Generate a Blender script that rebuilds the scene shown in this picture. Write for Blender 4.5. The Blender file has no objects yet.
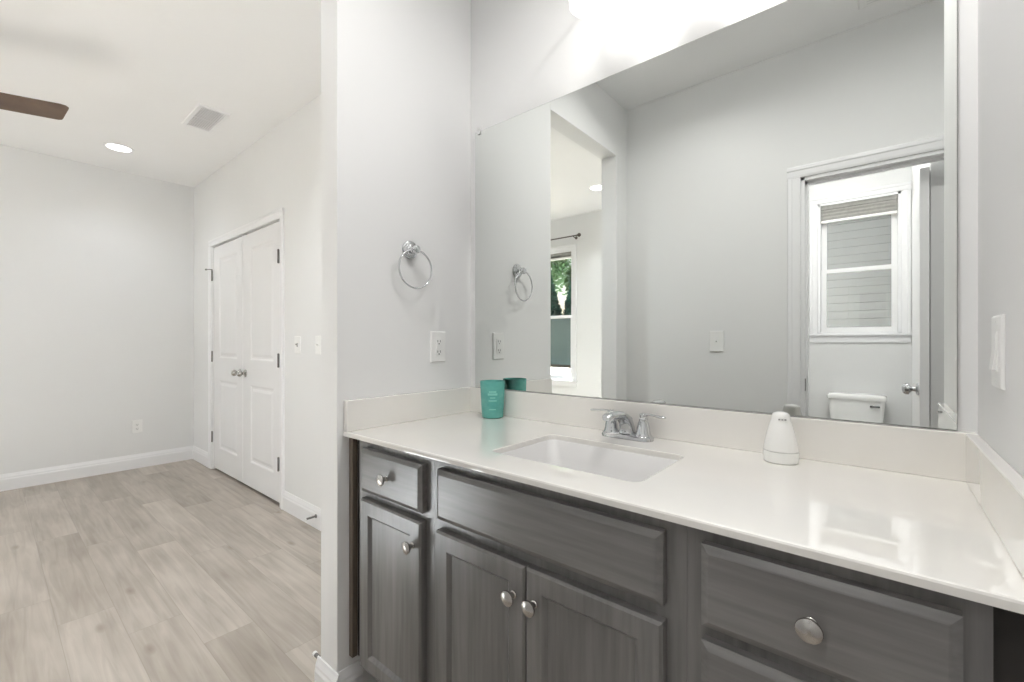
import bpy, bmesh, math, random
from mathutils import Vector, Matrix

S = bpy.context.scene
C = S.collection
PI = math.pi

# ------------------------------------------------------------------ camera
cam_d = bpy.data.cameras.new('camera')
cam = bpy.data.objects.new('camera', cam_d); C.objects.link(cam)
cam.location = (0, 0, 1.18)
cam.rotation_euler = (PI / 2, 0, math.radians(39.9785))
cam_d.sensor_width = 36.0
cam_d.lens = 441.62 / 1024 * 36.0
cam_d.shift_y = 0.99 / 1024
cam_d.clip_start = 0.02
cam_d.clip_end = 200
S.camera = cam

# ------------------------------------------------------------------ sky, sun, exposure
SUN_W = 92
SKY_W = 0.13
ROOM_W = 3.9
VANITY_GLOW = 2.9
HALL_W = 4
TOILET_GLOW = 62
CAN_W = 6.4

world = bpy.data.worlds.new('sky'); S.world = world
world.use_nodes = True
wn = world.node_tree.nodes; wl = world.node_tree.links
wn.clear()
sky = wn.new('ShaderNodeTexSky'); sky.sky_type = 'NISHITA'
sky.sun_disc = False; sky.sun_elevation = math.radians(42); sky.sun_rotation = math.radians(200)
sky.air_density = 1.0; sky.dust_density = 2.5; sky.ozone_density = 1.0
bg = wn.new('ShaderNodeBackground'); bg.inputs[1].default_value = SKY_W
wo = wn.new('ShaderNodeOutputWorld')
wl.new(sky.outputs[0], bg.inputs[0]); wl.new(bg.outputs[0], wo.inputs[0])

sun_d = bpy.data.lights.new('sun', 'SUN'); sun_d.energy = SUN_W; sun_d.angle = math.radians(0.8)
sun_d.color = (0.86, 0.925, 1.0)
sun = bpy.data.objects.new('sun', sun_d); C.objects.link(sun)
sun.location = (-8, -10, 12)
sun.rotation_euler = Vector((1.0, 0.85, -1.0)).to_track_quat('-Z', 'Y').to_euler()

S.view_settings.view_transform = 'Standard'
S.view_settings.look = 'None'
S.view_settings.gamma = 1.0
S.view_settings.use_curve_mapping = False
S.view_settings.exposure = 0.33
S.cycles.max_bounces = 14
S.cycles.diffuse_bounces = 8
S.cycles.glossy_bounces = 6
S.cycles.transmission_bounces = 8
S.cycles.transparent_max_bounces = 10
S.cycles.sample_clamp_indirect = 6.0
S.cycles.caustics_reflective = False
S.cycles.caustics_refractive = False


# ------------------------------------------------------------------ key positions (metres)
YM = 1.3066      # mirror plane
XL = -1.3248     # left vanity wall
XR = 0.1502      # right wing wall
YE = 0.7169      # end of the left partition
PT = 0.107       # partition thickness
YB = -0.174      # rear wall of the vanity room
ZC = 2.7447      # ceiling
YD = 1.3578      # closet door wall in the bedroom
XE = -5.3437     # far bedroom wall
YW = -2.0687     # window wall
ZT = 0.8935      # counter top
YF = 0.737       # counter front

# ------------------------------------------------------------------ materials
def pmat(name, col, rough=0.5, metal=0.0, spec=0.5, trans=0.0, coat=0.0):
    m = bpy.data.materials.new(name); m.use_nodes = True
    b = m.node_tree.nodes['Principled BSDF']
    b.inputs['Base Color'].default_value = (*col, 1)
    b.inputs['Roughness'].default_value = rough
    b.inputs['Metallic'].default_value = metal
    b.inputs['Specular IOR Level'].default_value = spec
    b.inputs['Transmission Weight'].default_value = trans
    b.inputs['Coat Weight'].default_value = coat
    b.inputs['Coat Roughness'].default_value = 0.015
    return m

def nodes_of(m):
    nt = m.node_tree
    return nt, nt.nodes, nt.links, nt.nodes['Principled BSDF']

def add_noise_col(m, c1, c2, scale, vec_scale=(1, 1, 1), detail=4, rough_rng=None, bump=0.0, contrast=(0.3, 0.7)):
    nt, n, l, b = nodes_of(m)
    tc = n.new('ShaderNodeTexCoord'); mp = n.new('ShaderNodeMapping')
    mp.inputs['Scale'].default_value = vec_scale
    no = n.new('ShaderNodeTexNoise'); no.inputs['Scale'].default_value = scale; no.inputs['Detail'].default_value = detail
    cr = n.new('ShaderNodeValToRGB')
    cr.color_ramp.elements[0].position = contrast[0]; cr.color_ramp.elements[0].color = (*c1, 1)
    cr.color_ramp.elements[1].position = contrast[1]; cr.color_ramp.elements[1].color = (*c2, 1)
    l.new(tc.outputs['Object'], mp.inputs[0]); l.new(mp.outputs[0], no.inputs['Vector'])
    l.new(no.outputs[0], cr.inputs[0]); l.new(cr.outputs[0], b.inputs['Base Color'])
    if bump:
        bu = n.new('ShaderNodeBump'); bu.inputs['Strength'].default_value = bump; bu.inputs['Distance'].default_value = 0.002
        l.new(no.outputs[0], bu.inputs['Height']); l.new(bu.outputs[0], b.inputs['Normal'])
    return m

def emit(name, col, strength):
    m = bpy.data.materials.new(name); m.use_nodes = True
    n = m.node_tree.nodes; n.clear()
    e = n.new('ShaderNodeEmission'); e.inputs[0].default_value = (*col, 1); e.inputs[1].default_value = strength
    o = n.new('ShaderNodeOutputMaterial'); m.node_tree.links.new(e.outputs[0], o.inputs[0])
    return m

M = {}
M['wall'] = add_noise_col(pmat('wall_paint', (0.7, 0.69, 0.67), 0.55, spec=0.25), (0.772, 0.774, 0.772), (0.787, 0.789, 0.787), 1.5)
M['ceiling'] = add_noise_col(pmat('ceiling_paint', (0.8, 0.8, 0.79), 0.8, spec=0.1), (0.855, 0.855, 0.855), (0.875, 0.875, 0.875), 1.2)
M['trim'] = pmat('white_trim_paint', (0.83, 0.83, 0.84), 0.3)
M['door'] = pmat('white_door_paint', (0.82, 0.82, 0.825), 0.32)
M['plate'] = pmat('white_plastic', (0.84, 0.84, 0.83), 0.3)
M['slot'] = pmat('dark_slot', (0.05, 0.05, 0.05), 0.6)
M['nickel'] = add_noise_col(pmat('brushed_nickel', (0.5, 0.48, 0.45), 0.26, 1.0), (0.47, 0.455, 0.43), (0.54, 0.525, 0.5), 60)
M['hinge'] = pmat('satin_hinge_metal', (0.22, 0.215, 0.205), 0.4, 1.0)
M['chrome'] = pmat('polished_chrome', (0.62, 0.63, 0.64), 0.06, 1.0)
M['mirror'] = pmat('silvered_glass', (0.84, 0.86, 0.84), 0.0, 1.0)
M['mirror_edge'] = pmat('mirror_edge_glass', (0.3, 0.31, 0.3), 0.2)
M['clip'] = pmat('clear_clip_plastic', (0.8, 0.8, 0.79), 0.2)
M['counter'] = add_noise_col(pmat('polished_white_quartz', (0.78, 0.76, 0.73), 0.03, spec=0.7, coat=0.6), (0.765, 0.745, 0.705), (0.80, 0.785, 0.755), 3.0, detail=6)
M['porcelain'] = pmat('white_porcelain', (0.86, 0.86, 0.85), 0.08)
M['sink'] = pmat('white_sink_china', (0.76, 0.755, 0.75), 0.08)
M['gap'] = pmat('gap_shade_and_wick', (0.03, 0.027, 0.024), 0.7)  # near-black for the painted gap shade and the candle wick
M['filler'] = pmat('filler_strip_wood', (0.15, 0.12, 0.095), 0.6)
M['teal'] = add_noise_col(pmat('teal_glass', (0.10, 0.46, 0.40), 0.22, trans=0.25), (0.11, 0.44, 0.38), (0.17, 0.54, 0.48), 30)
M['teal_wax'] = pmat('teal_wax', (0.22, 0.55, 0.49), 0.6)
M['print'] = pmat('pale_print', (0.19, 0.53, 0.47), 0.4)
M['white_gloss'] = pmat('white_gloss_plastic', (0.85, 0.85, 0.83), 0.22)
M['grey_dot'] = pmat('grey_dot', (0.3, 0.3, 0.3), 0.5)
M['duct'] = pmat('grey_duct_inside', (0.72, 0.72, 0.72), 0.6)
M['bronze'] = pmat('dark_bronze_metal', (0.12, 0.105, 0.09), 0.35, 0.9)
M['shade_fabric'] = add_noise_col(pmat('grey_shade_fabric', (0.45, 0.44, 0.41), 0.85), (0.30, 0.295, 0.28), (0.36, 0.352, 0.33), 40)
M['vinyl'] = pmat('white_vinyl', (0.86, 0.86, 0.86), 0.35)
M['shade_glass'] = emit('lit_frosted_shade', (1.0, 0.985, 0.965), VANITY_GLOW)
M['dome_glass_toilet'] = emit('lit_frosted_dome_toilet', (1.0, 0.985, 0.97), TOILET_GLOW)
M['can_lens'] = emit('lit_downlight_lens', (1.0, 0.98, 0.95), 6.0)
M['siding'] = pmat('beige_lap_siding', (0.215, 0.20, 0.18), 0.7)
M['bark'] = add_noise_col(pmat('bark', (0.12, 0.09, 0.07), 0.9), (0.08, 0.06, 0.045), (0.17, 0.13, 0.1), 8, (1, 1, 0.3))
M['leaf_light'] = add_noise_col(pmat('light_green_leaves', (0.25, 0.4, 0.12), 0.5), (0.10, 0.19, 0.07), (0.28, 0.36, 0.16), 1.4)
M['leaf_dark'] = add_noise_col(pmat('dark_green_needles', (0.05, 0.16, 0.09), 0.6), (0.02, 0.09, 0.055), (0.07, 0.20, 0.12), 1.6)
M['grass'] = add_noise_col(pmat('grassy_bank', (0.2, 0.3, 0.22), 0.9), (0.115, 0.155, 0.14), (0.165, 0.21, 0.19), 1.2, bump=0.5)
M['sand'] = add_noise_col(pmat('sandy_soil', (0.62, 0.5, 0.33), 0.9), (0.17, 0.13, 0.085), (0.22, 0.175, 0.115), 2.0)

def wood_mat(name, vs):
    m = pmat(name, (0.1, 0.1, 0.1), 0.32, spec=0.45)
    nt, n, l, b = nodes_of(m)
    tc = n.new('ShaderNodeTexCoord')
    mp = n.new('ShaderNodeMapping'); mp.inputs['Scale'].default_value = vs
    mp2 = n.new('ShaderNodeMapping'); mp2.inputs['Scale'].default_value = tuple(0.22 * v for v in vs)
    a = n.new('ShaderNodeTexNoise'); a.inputs['Scale'].default_value = 3.0; a.inputs['Detail'].default_value = 6
    g = n.new('ShaderNodeTexNoise'); g.inputs['Scale'].default_value = 2.0; g.inputs['Detail'].default_value = 3
    l.new(tc.outputs['Object'], mp.inputs[0]); l.new(tc.outputs['Object'], mp2.inputs[0])
    l.new(mp.outputs[0], a.inputs['Vector']); l.new(mp2.outputs[0], g.inputs['Vector'])
    mx = n.new('ShaderNodeMath'); mx.operation = 'ADD'
    l.new(a.outputs[0], mx.inputs[0]); l.new(g.outputs[0], mx.inputs[1])
    hf = n.new('ShaderNodeMath'); hf.operation = 'MULTIPLY'; hf.inputs[1].default_value = 0.5
    l.new(mx.outputs[0], hf.inputs[0])
    cr = n.new('ShaderNodeValToRGB')
    cr.color_ramp.elements[0].position = 0.30; cr.color_ramp.elements[0].color = (0.108, 0.104, 0.101, 1)
    cr.color_ramp.elements[1].position = 0.70; cr.color_ramp.elements[1].color = (0.215, 0.207, 0.201, 1)
    l.new(hf.outputs[0], cr.inputs[0]); l.new(cr.outputs[0], b.inputs['Base Color'])
    return m
M['wood_v'] = wood_mat('grey_stained_wood_upright_grain', (26, 26, 1.6))
M['wood_h'] = wood_mat('grey_stained_wood_level_grain', (1.6, 26, 26))

def blade_wood():
    m = pmat('dark_walnut', (0.1, 0.06, 0.04), 0.45)
    return add_noise_col(m, (0.075, 0.045, 0.03), (0.15, 0.10, 0.07), 6, (1, 1, 1), detail=5)
M['walnut'] = blade_wood()

def floor_mat():
    m = pmat('light_oak_vinyl_plank', (0.5, 0.45, 0.38), 0.42, spec=0.35)
    nt, n, l, b = nodes_of(m)
    def mth(op, a=None, c=None):
        k = n.new('ShaderNodeMath'); k.operation = op
        for i, v in enumerate((a, c)):
            if v is None: continue
            if isinstance(v, (int, float)): k.inputs[i].default_value = v
            else: l.new(v, k.inputs[i])
        return k.outputs[0]
    geo = n.new('ShaderNodeNewGeometry'); sp = n.new('ShaderNodeSeparateXYZ')
    l.new(geo.outputs['Position'], sp.inputs[0])
    x, y = sp.outputs[0], sp.outputs[1]
    W, L = 0.179, 1.19
    yr = mth('DIVIDE', mth('SUBTRACT', y, 0.5495), W)
    row = mth('FLOOR', yr); fy = mth('FRACT', yr)
    xs = mth('DIVIDE', mth('SUBTRACT', x, -2.33), L)
    xo = mth('ADD', xs, mth('MULTIPLY', mth('ADD', row, 1.0), 0.75))
    colm = mth('FLOOR', xo); fx = mth('FRACT', xo)
    cb = n.new('ShaderNodeCombineXYZ'); l.new(row, cb.inputs[0]); l.new(colm, cb.inputs[1])
    wnz = n.new('ShaderNodeTexWhiteNoise'); wnz.noise_dimensions = '2D'; l.new(cb.outputs[0], wnz.inputs['Vector'])
    # grain: stretched along the plank and shifted plank by plank
    cb2 = n.new('ShaderNodeCombineXYZ')
    l.new(mth('ADD', mth('MULTIPLY', x, 1.3), mth('MULTIPLY', wnz.outputs[0], 37.0)), cb2.inputs[0])
    l.new(mth('MULTIPLY', y, 19.0), cb2.inputs[1]); l.new(mth('MULTIPLY', wnz.outputs[0], 19.0), cb2.inputs[2])
    g = n.new('ShaderNodeTexNoise'); g.inputs['Scale'].default_value = 1.7; g.inputs['Detail'].default_value = 7; g.inputs['Distortion'].default_value = 0.9
    l.new(cb2.outputs[0], g.inputs['Vector'])
    cb3 = n.new('ShaderNodeCombineXYZ')
    l.new(mth('ADD', mth('MULTIPLY', x, 2.4), mth('MULTIPLY', wnz.outputs[0], 91.0)), cb3.inputs[0])
    l.new(mth('MULTIPLY', y, 6.5), cb3.inputs[1]); l.new(wnz.outputs[0], cb3.inputs[2])
    vo = n.new('ShaderNodeTexVoronoi'); vo.inputs['Scale'].default_value = 0.9
    l.new(cb3.outputs[0], vo.inputs['Vector'])
    knot = n.new('ShaderNodeMapRange'); knot.inputs[1].default_value = 0.02; knot.inputs[2].default_value = 0.12
    knot.inputs[3].default_value = 1.0; knot.inputs[4].default_value = 0.0
    l.new(vo.outputs['Distance'], knot.inputs[0])
    soft = n.new('ShaderNodeTexNoise'); soft.inputs['Scale'].default_value = 1.1; soft.inputs['Detail'].default_value = 2
    l.new(cb3.outputs[0], soft.inputs['Vector'])
    cr = n.new('ShaderNodeValToRGB')
    cr.color_ramp.elements[0].position = 0.25; cr.color_ramp.elements[0].color = (0.282, 0.242, 0.203, 1)
    cr.color_ramp.elements[1].position = 0.70; cr.color_ramp.elements[1].color = (0.512, 0.461, 0.403, 1)
    l.new(mth('ADD', mth('MULTIPLY', g.outputs[0], 0.55), mth('MULTIPLY', soft.outputs[0], 0.45)), cr.inputs[0])
    hue = n.new('ShaderNodeMix'); hue.data_type = 'RGBA'; hue.blend_type = 'MULTIPLY'; hue.inputs[0].default_value = 1.0
    tint = n.new('ShaderNodeValToRGB')
    tint.color_ramp.elements[0].color = (0.82, 0.81, 0.80, 1); tint.color_ramp.elements[1].color = (1.08, 1.09, 1.10, 1)
    l.new(wnz.outputs[0], tint.inputs[0])
    l.new(cr.outputs[0], hue.inputs[6]); l.new(tint.outputs[0], hue.inputs[7])
    k2 = n.new('ShaderNodeMix'); k2.data_type = 'RGBA'
    l.new(mth('MULTIPLY', knot.outputs[0], mth('MULTIPLY', g.outputs[0], 1.5)), k2.inputs[0]); l.new(hue.outputs[2], k2.inputs[6])
    k2.inputs[7].default_value = (0.25, 0.205, 0.16, 1)
    ey = mth('MINIMUM', fy, mth('SUBTRACT', 1.0, fy)); ex = mth('MINIMUM', fx, mth('SUBTRACT', 1.0, fx))
    line = mth('MAXIMUM', mth('LESS_THAN', ey, 0.007), mth('LESS_THAN', ex, 0.0011))
    k3 = n.new('ShaderNodeMix'); k3.data_type = 'RGBA'
    l.new(mth('MULTIPLY', line, 0.32), k3.inputs[0]); l.new(k2.outputs[2], k3.inputs[6]); k3.inputs[7].default_value = (0.2, 0.17, 0.14, 1)
    l.new(k3.outputs[2], b.inputs['Base Color'])
    return m
M['floor'] = floor_mat()

def pane_mat():
    m = bpy.data.materials.new('window_glass'); m.use_nodes = True
    n = m.node_tree.nodes; l = m.node_tree.links; n.clear()
    t = n.new('ShaderNodeBsdfTransparent'); t.inputs[0].default_value = (0.95, 0.956, 0.948, 1)
    g = n.new('ShaderNodeBsdfGlossy'); g.inputs['Roughness'].default_value = 0.02
    lw = n.new('ShaderNodeLayerWeight'); lw.inputs[0].default_value = 0.5
    pw = n.new('ShaderNodeMath'); pw.operation = 'POWER'; pw.inputs[1].default_value = 5.0
    f = n.new('ShaderNodeMath'); f.operation = 'MULTIPLY_ADD'; f.inputs[1].default_value = 0.9; f.inputs[2].default_value = 0.035
    l.new(lw.outputs['Facing'], pw.inputs[0]); l.new(pw.outputs[0], f.inputs[0])
    mx = n.new('ShaderNodeMixShader'); o = n.new('ShaderNodeOutputMaterial')
    l.new(f.outputs[0], mx.inputs[0]); l.new(t.outputs[0], mx.inputs[1]); l.new(g.outputs[0], mx.inputs[2]); l.new(mx.outputs[0], o.inputs[0])
    return m
M['pane'] = pane_mat()

# ------------------------------------------------------------------ mesh helpers
def nb(): return bmesh.new()

def box(bm, x0, x1, y0, y1, z0, z1, bev=0.0, seg=2):
    x0, x1 = min(x0, x1), max(x0, x1); y0, y1 = min(y0, y1), max(y0, y1); z0, z1 = min(z0, z1), max(z0, z1)
    vs = [bm.verts.new(p) for p in ((x0, y0, z0), (x1, y0, z0), (x1, y1, z0), (x0, y1, z0), (x0, y0, z1), (x1, y0, z1), (x1, y1, z1), (x0, y1, z1))]
    fs = [bm.faces.new([vs[i] for i in q]) for q in ((3, 2, 1, 0), (4, 5, 6, 7), (0, 1, 5, 4), (1, 2, 6, 5), (2, 3, 7, 6), (3, 0, 4, 7))]
    if bev > 0:
        es = list({e for f in fs for e in f.edges})
        bmesh.ops.bevel(bm, geom=es, offset=bev, segments=seg, affect='EDGES', profile=0.5)
    return bm

def loft(bm, loops, cap0=False, cap1=False, closed=True):
    """loops: list of equal-length lists of points, joined in order by quads."""
    rows = [[bm.verts.new(p) for p in lp] for lp in loops]
    k = len(rows[0])
    for a, b in zip(rows, rows[1:]):
        for i in range(k if closed else k - 1):
            j = (i + 1) % k
            bm.faces.new((a[i], a[j], b[j], b[i]))
    if cap0: bm.faces.new(rows[0][::-1])
    if cap1: bm.faces.new(rows[-1])
    return rows

def axis_pt(axis, c, a, b, h):
    if axis == 'Z': return (c[0] + a, c[1] + b, c[2] + h)
    if axis == 'Y': return (c[0] + a, c[1] + h, c[2] + b)
    return (c[0] + h, c[1] + a, c[2] + b)

def lathe(bm, prof, c, axis='Z', n=28, sx=1.0, sy=1.0, cap0=True, cap1=True):
    loops = []
    for r, h in prof:
        r = max(r, 1e-4)
        loops.append([axis_pt(axis, c, r * sx * math.cos(2 * PI * i / n), r * sy * math.sin(2 * PI * i / n), h) for i in range(n)])
    loft(bm, loops, cap0, cap1)
    return bm

def tube(bm, pts, rad, n=10, sy=1.0, up=(0, 0, 1), closed=False):
    pts = [Vector(p) for p in pts]
    rs = rad if isinstance(rad, (list, tuple)) else [rad] * len(pts)
    loops = []
    prev = None
    for i, p in enumerate(pts):
        if closed: t = (pts[(i + 1) % len(pts)] - pts[i - 1]).normalized()
        else: t = (pts[min(i + 1, len(pts) - 1)] - pts[max(i - 1, 0)]).normalized()
        u = Vector(up)
        if abs(u.dot(t)) > 0.95: u = Vector((1, 0, 0)) if abs(t.x) < 0.9 else Vector((0, 1, 0))
        if prev is not None:
            u2 = prev - t * prev.dot(t)
            if u2.length > 1e-3: u = u2
        a = (u - t * u.dot(t)).normalized(); b = t.cross(a); prev = a
        loops.append([p + a * (rs[i] * sy * math.sin(2 * PI * k / n)) + b * (rs[i] * math.cos(2 * PI * k / n)) for k in range(n)])
    if closed: loops.append(loops[0]); loft(bm, loops)
    else: loft(bm, loops, True, True)
    return bm

def rect_loop(axis, d, a0, a1, b0, b1, h):
    """rectangle inset by d in the plane across `axis`, at height h on it"""
    a0, a1, b0, b1 = a0 + d, a1 - d, b0 + d, b1 - d
    out = []
    for a, b in ((a0, b0), (a1, b0), (a1, b1), (a0, b1)):
        out.append((a, h, b) if axis == 'Y' else ((h, a, b) if axis == 'X' else (a, b, h)))
    return out

def rloft(bm, axis, a0, a1, b0, b1, steps, cap0=True, cap1=True):
    loft(bm, [rect_loop(axis, d, a0, a1, b0, b1, h) for d, h in steps], cap0, cap1)
    return bm

def prism(bm, poly, axis, h0, h1):
    f = {'X': lambda a, b, h: (h, a, b), 'Y': lambda a, b, h: (a, h, b), 'Z': lambda a, b, h: (a, b, h)}[axis]
    loft(bm, [[f(a, b, h0) for a, b in poly], [f(a, b, h1) for a, b in poly]], True, True)
    return bm

def rrect(x0, x1, y0, y1, r, z, k=6):
    out = []
    for cx, cy, a0 in ((x1 - r, y1 - r, 0), (x0 + r, y1 - r, PI / 2), (x0 + r, y0 + r, PI), (x1 - r, y0 + r, 3 * PI / 2)):
        for i in range(k + 1):
            a = a0 + PI / 2 * i / k
            out.append((cx + r * math.cos(a), cy + r * math.sin(a), z))
    return out

def tags(o, label=None, cat=None, group=None, kind=None):
    if label: o['label'] = label
    if cat: o['category'] = cat
    if group: o['group'] = group
    if kind: o['kind'] = kind
    return o

def thing(name, loc, label, cat, group=None, kind=None):
    o = bpy.data.objects.new(name, None); C.objects.link(o)
    o.location = loc; o.empty_display_size = 0.05
    o['origin'] = list(loc)
    return tags(o, label, cat, group, kind)

def mesh(name, bm, mat, parent=None, smooth=False, label=None, origin=None):
    """one mesh object; bm is in world coordinates and is shifted to the thing's base"""
    bmesh.ops.recalc_face_normals(bm, faces=bm.faces)
    if parent is not None:
        org = Vector(parent['origin'])
    else:
        org = Vector(origin) if origin else Vector((0, 0, 0))
        if origin is None and len(bm.verts):
            xs = [v.co for v in bm.verts]
            org = Vector(((min(v.x for v in xs) + max(v.x for v in xs)) / 2, (min(v.y for v in xs) + max(v.y for v in xs)) / 2, min(v.z for v in xs)))
    bmesh.ops.translate(bm, verts=bm.verts, vec=-org)
    me = bpy.data.meshes.new(name); bm.to_mesh(me); bm.free()
    me.materials.append(M[mat])
    if smooth:
        for p in me.polygons: p.use_smooth = True
        try: me.set_sharp_from_angle(angle=math.radians(42))
        except Exception: pass
    o = bpy.data.objects.new(name, me); C.objects.link(o)
    o['origin'] = list(org)
    if parent is not None: o.parent = parent
    else: o.location = org
    if label: o['label'] = label
    return o

def struct(name, bm, mat, label, cat, smooth=False):
    return tags(mesh(name, bm, mat, None, smooth), label, cat, None, 'structure')

def copy_tree(o, loc, label=None):
    r = o.copy(); C.objects.link(r); r.location = loc
    if label: r['label'] = label
    for ch in list(o.children):
        c = ch.copy(); C.objects.link(c); c.parent = r
        for g in list(ch.children):
            d = g.copy(); C.objects.link(d); d.parent = c
    return r

# ------------------------------------------------------------------ room shell
XMAX, YS = 1.6, -2.2
b = nb(); box(b, -5.46, XMAX + 0.1, YS, 1.5, -0.10, 0.0)
struct('floor', b, 'floor', 'pale grey-brown wood plank floor running through bedroom and vanity', 'floor')
b = nb(); box(b, -5.46, XMAX + 0.1, YS, 1.5, ZC, ZC + 0.12)
struct('ceiling', b, 'ceiling', 'flat white ceiling over bedroom and vanity', 'ceiling')
b = nb(); box(b, XL - PT + 0.002, XMAX, YM + 0.006, 1.5, 0, ZC)
struct('wall_north', b, 'wall', 'light grey wall that carries the big mirror', 'wall')
b = nb()
box(b, XL - PT, XL, YE, YM + 0.006, 0, ZC, 0.003)
box(b, XL - PT, XL, -0.0229, YE, 2.3937, ZC)
box(b, XL - PT, XL, YW - 0.01, -0.0229, 0, ZC)
struct('wall_west', b, 'wall', 'light grey partition with towel ring and tall opening to the bedroom', 'wall')
b = nb(); box(b, XR, XMAX, 0.657, YM + 0.006, 0, ZC, 0.003)
struct('wall_east', b, 'wall', 'light grey side wall right of the counter with a switch', 'wall')
JL, JR = -0.331, 0.30      # toilet doorway
b = nb()
box(b, XL, JL, YB - 0.115, YB, 0, ZC)
box(b, JR, XMAX, YB - 0.115, YB, 0, ZC)
box(b, JL, JR, YB - 0.115, YB, 2.052, ZC)
struct('wall_south', b, 'wall', 'light grey rear wall with toilet doorway, seen in the mirror', 'wall')
b = nb(); box(b, XMAX, XMAX + 0.1, YS, 1.5, 0, ZC)
struct('wall_hall', b, 'wall', 'light grey wall closing the passage behind the vanity', 'wall')
b = nb(); box(b, XE - 0.11, XE, YS, 1.5, 0, ZC)
struct('wall_bedroom_west', b, 'wall', 'light grey far bedroom wall with a low outlet', 'wall')
DX0, DX1, DH = -4.775, -3.303, 2.06
b = nb()
box(b, XE, DX0, YD, 1.5, 0, ZC); box(b, DX1, XL - PT + 0.002, YD, 1.5, 0, ZC); box(b, DX0, DX1, YD, 1.5, DH, ZC)
box(b, DX0, DX1, 1.47, 1.5, 0, DH)
struct('wall_bedroom_north', b, 'wall', 'light grey bedroom wall around the white double closet doors', 'wall')
# window wall: bedroom opening and toilet opening
BX0, BX1, BZ0, BZ1 = -3.845, -2.945, 0.70, 2.33
BX2, BX3 = -4.875, -3.975  # opening of the added second bedroom window
TX0, TX1, TZ0, TZ1 = -0.431, 0.114, 1.25, 2.38
b = nb()
for x0, x1, z0, z1 in ((-5.46, BX2, 0, ZC), (BX3, BX0, 0, ZC), (BX2, BX3, 0, BZ0), (BX2, BX3, BZ1, ZC), (BX0, BX1, 0, BZ0), (BX0, BX1, BZ1, ZC), (BX1, TX0, 0, ZC), (TX0, TX1, 0, TZ0), (TX0, TX1, TZ1, ZC), (TX1, XMAX + 0.1, 0, ZC)):
    box(b, x0, x1, YW - 0.13, YW, z0, z1)
struct('wall_window', b, 'wall', 'light grey outside wall with bedroom and toilet windows, seen in the mirror', 'wall')
b = nb(); box(b, -0.87, -0.75, YW, YB - 0.115, 0, ZC)
struct('wall_toilet_west', b, 'wall', 'light grey side wall of the toilet room', 'wall')
b = nb(); box(b, 0.178, XMAX, YW, -0.34, 0, ZC, 0.003)
struct('wall_toilet_east', b, 'wall', 'grey shaded wall block just inside the toilet doorway', 'wall')

# baseboards: stepped profile (depth out from wall, height)
BB = [(0, 0), (0.014, 0), (0.014, 0.088), (0.011, 0.098), (0.011, 0.106), (0.006, 0.122), (0.004, 0.131), (0, 0.131)]
def base_run(bm, p0, p1, nrm):
    """prism of the profile from p0 to p1 (floor points on the wall face); nrm points into the room"""
    loops = []
    for p in (p0, p1):
        loops.append([(p[0] + nrm[0] * d, p[1] + nrm[1] * d, z) for d, z in BB])
    loft(bm, loops, True, True)
b = nb(); base_run(b, (XE, YW), (XE, YD), (1, 0))
struct('baseboard_west', b, 'trim', 'white baseboard along the far bedroom wall', 'baseboard')
b = nb(); base_run(b, (XE, YD), (-4.842, YD), (0, -1)); base_run(b, (-3.238, YD), (XL - PT, YD), (0, -1))
struct('baseboard_north', b, 'trim', 'white baseboard on both sides of the closet doors', 'baseboard')
b = nb()
base_run(b, (XL - PT, YD), (XL - PT, YE), (-1, 0)); base_run(b, (XL - PT - 0.014, YE), (XL + 0.014, YE), (0, -1)); base_run(b, (XL, YE), (XL, 0.80), (1, 0))
struct('baseboard_end', b, 'trim', 'white baseboard wrapped round the partition end beside the vanity', 'baseboard')
b = nb()
base_run(b, (XL, YB), (-0.39, YB), (0, 1)); base_run(b, (XL, YB), (XL, -0.0229), (1, 0)); base_run(b, (0.36, YB), (XMAX, YB), (0, 1)); base_run(b, (XR, 0.657), (XMAX, 0.657), (0, -1))
struct('baseboard_south', b, 'trim', 'white baseboard of the rear vanity wall', 'baseboard')
b = nb(); base_run(b, (XE, YW), (XL - PT, YW), (0, 1)); base_run(b, (-0.75, YW), (0.178, YW), (0, 1)); base_run(b, (XL - PT, YW), (XL - PT, -0.0229), (-1, 0))
struct('baseboard_window', b, 'trim', 'white baseboard under the windows', 'baseboard')

# door casings
CAS = [(0, 0.0), (0, 0.012), (0.006, 0.018), (0.020, 0.018), (0.026, 0.014), (0.050, 0.012), (0.060, 0.009), (0.062, 0)]
def casing_side(bm, xin, sgn, z0, z1, ywall, out):
    """upright: xin = inner edge, sgn = direction away from the opening, out = +1/-1 along Y into the room"""
    w = 0.062
    poly = [(xin + sgn * (w - d), ywall + out * h) for d, h in CAS]
    prism(bm, poly, 'Z', z0, z1)
def casing_head(bm, x0, x1, zin, sgn, ywall, out):
    w = 0.062
    poly = [(ywall + out * h, zin + sgn * (w - d)) for d, h in CAS]
    prism(bm, poly, 'X', x0, x1)
b = nb()
casing_side(b, DX0 - 0.005, -1, 0, DH + 0.005, YD, -1); casing_side(b, DX1 + 0.005, 1, 0, DH + 0.005, YD, -1)
casing_head(b, DX0 - 0.067, DX1 + 0.067, DH + 0.005, 1, YD, -1)
box(b, DX0, DX0 + 0.012, YD, 1.465, 0, DH); box(b, DX1 - 0.012, DX1, YD, 1.465, 0, DH); box(b, DX0, DX1, YD, 1.465, DH - 0.001, DH + 0.004)
struct('trim_1', b, 'trim', 'white moulded casing round the double closet doors', 'door casing')
b = nb()
casing_side(b, JL, -1, 0, 2.052, YB, 1); casing_side(b, JR, 1, 0, 2.052, YB, 1); casing_head(b, JL - 0.062, JR + 0.062, 2.052, 1, YB, 1)
box(b, JL, JL + 0.016, YB - 0.115, YB, 0, 2.052); box(b, JR - 0.016, JR, YB - 0.115, YB, 0, 2.052); box(b, JL, JR, YB - 0.115, YB, 2.036, 2.052)
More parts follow.
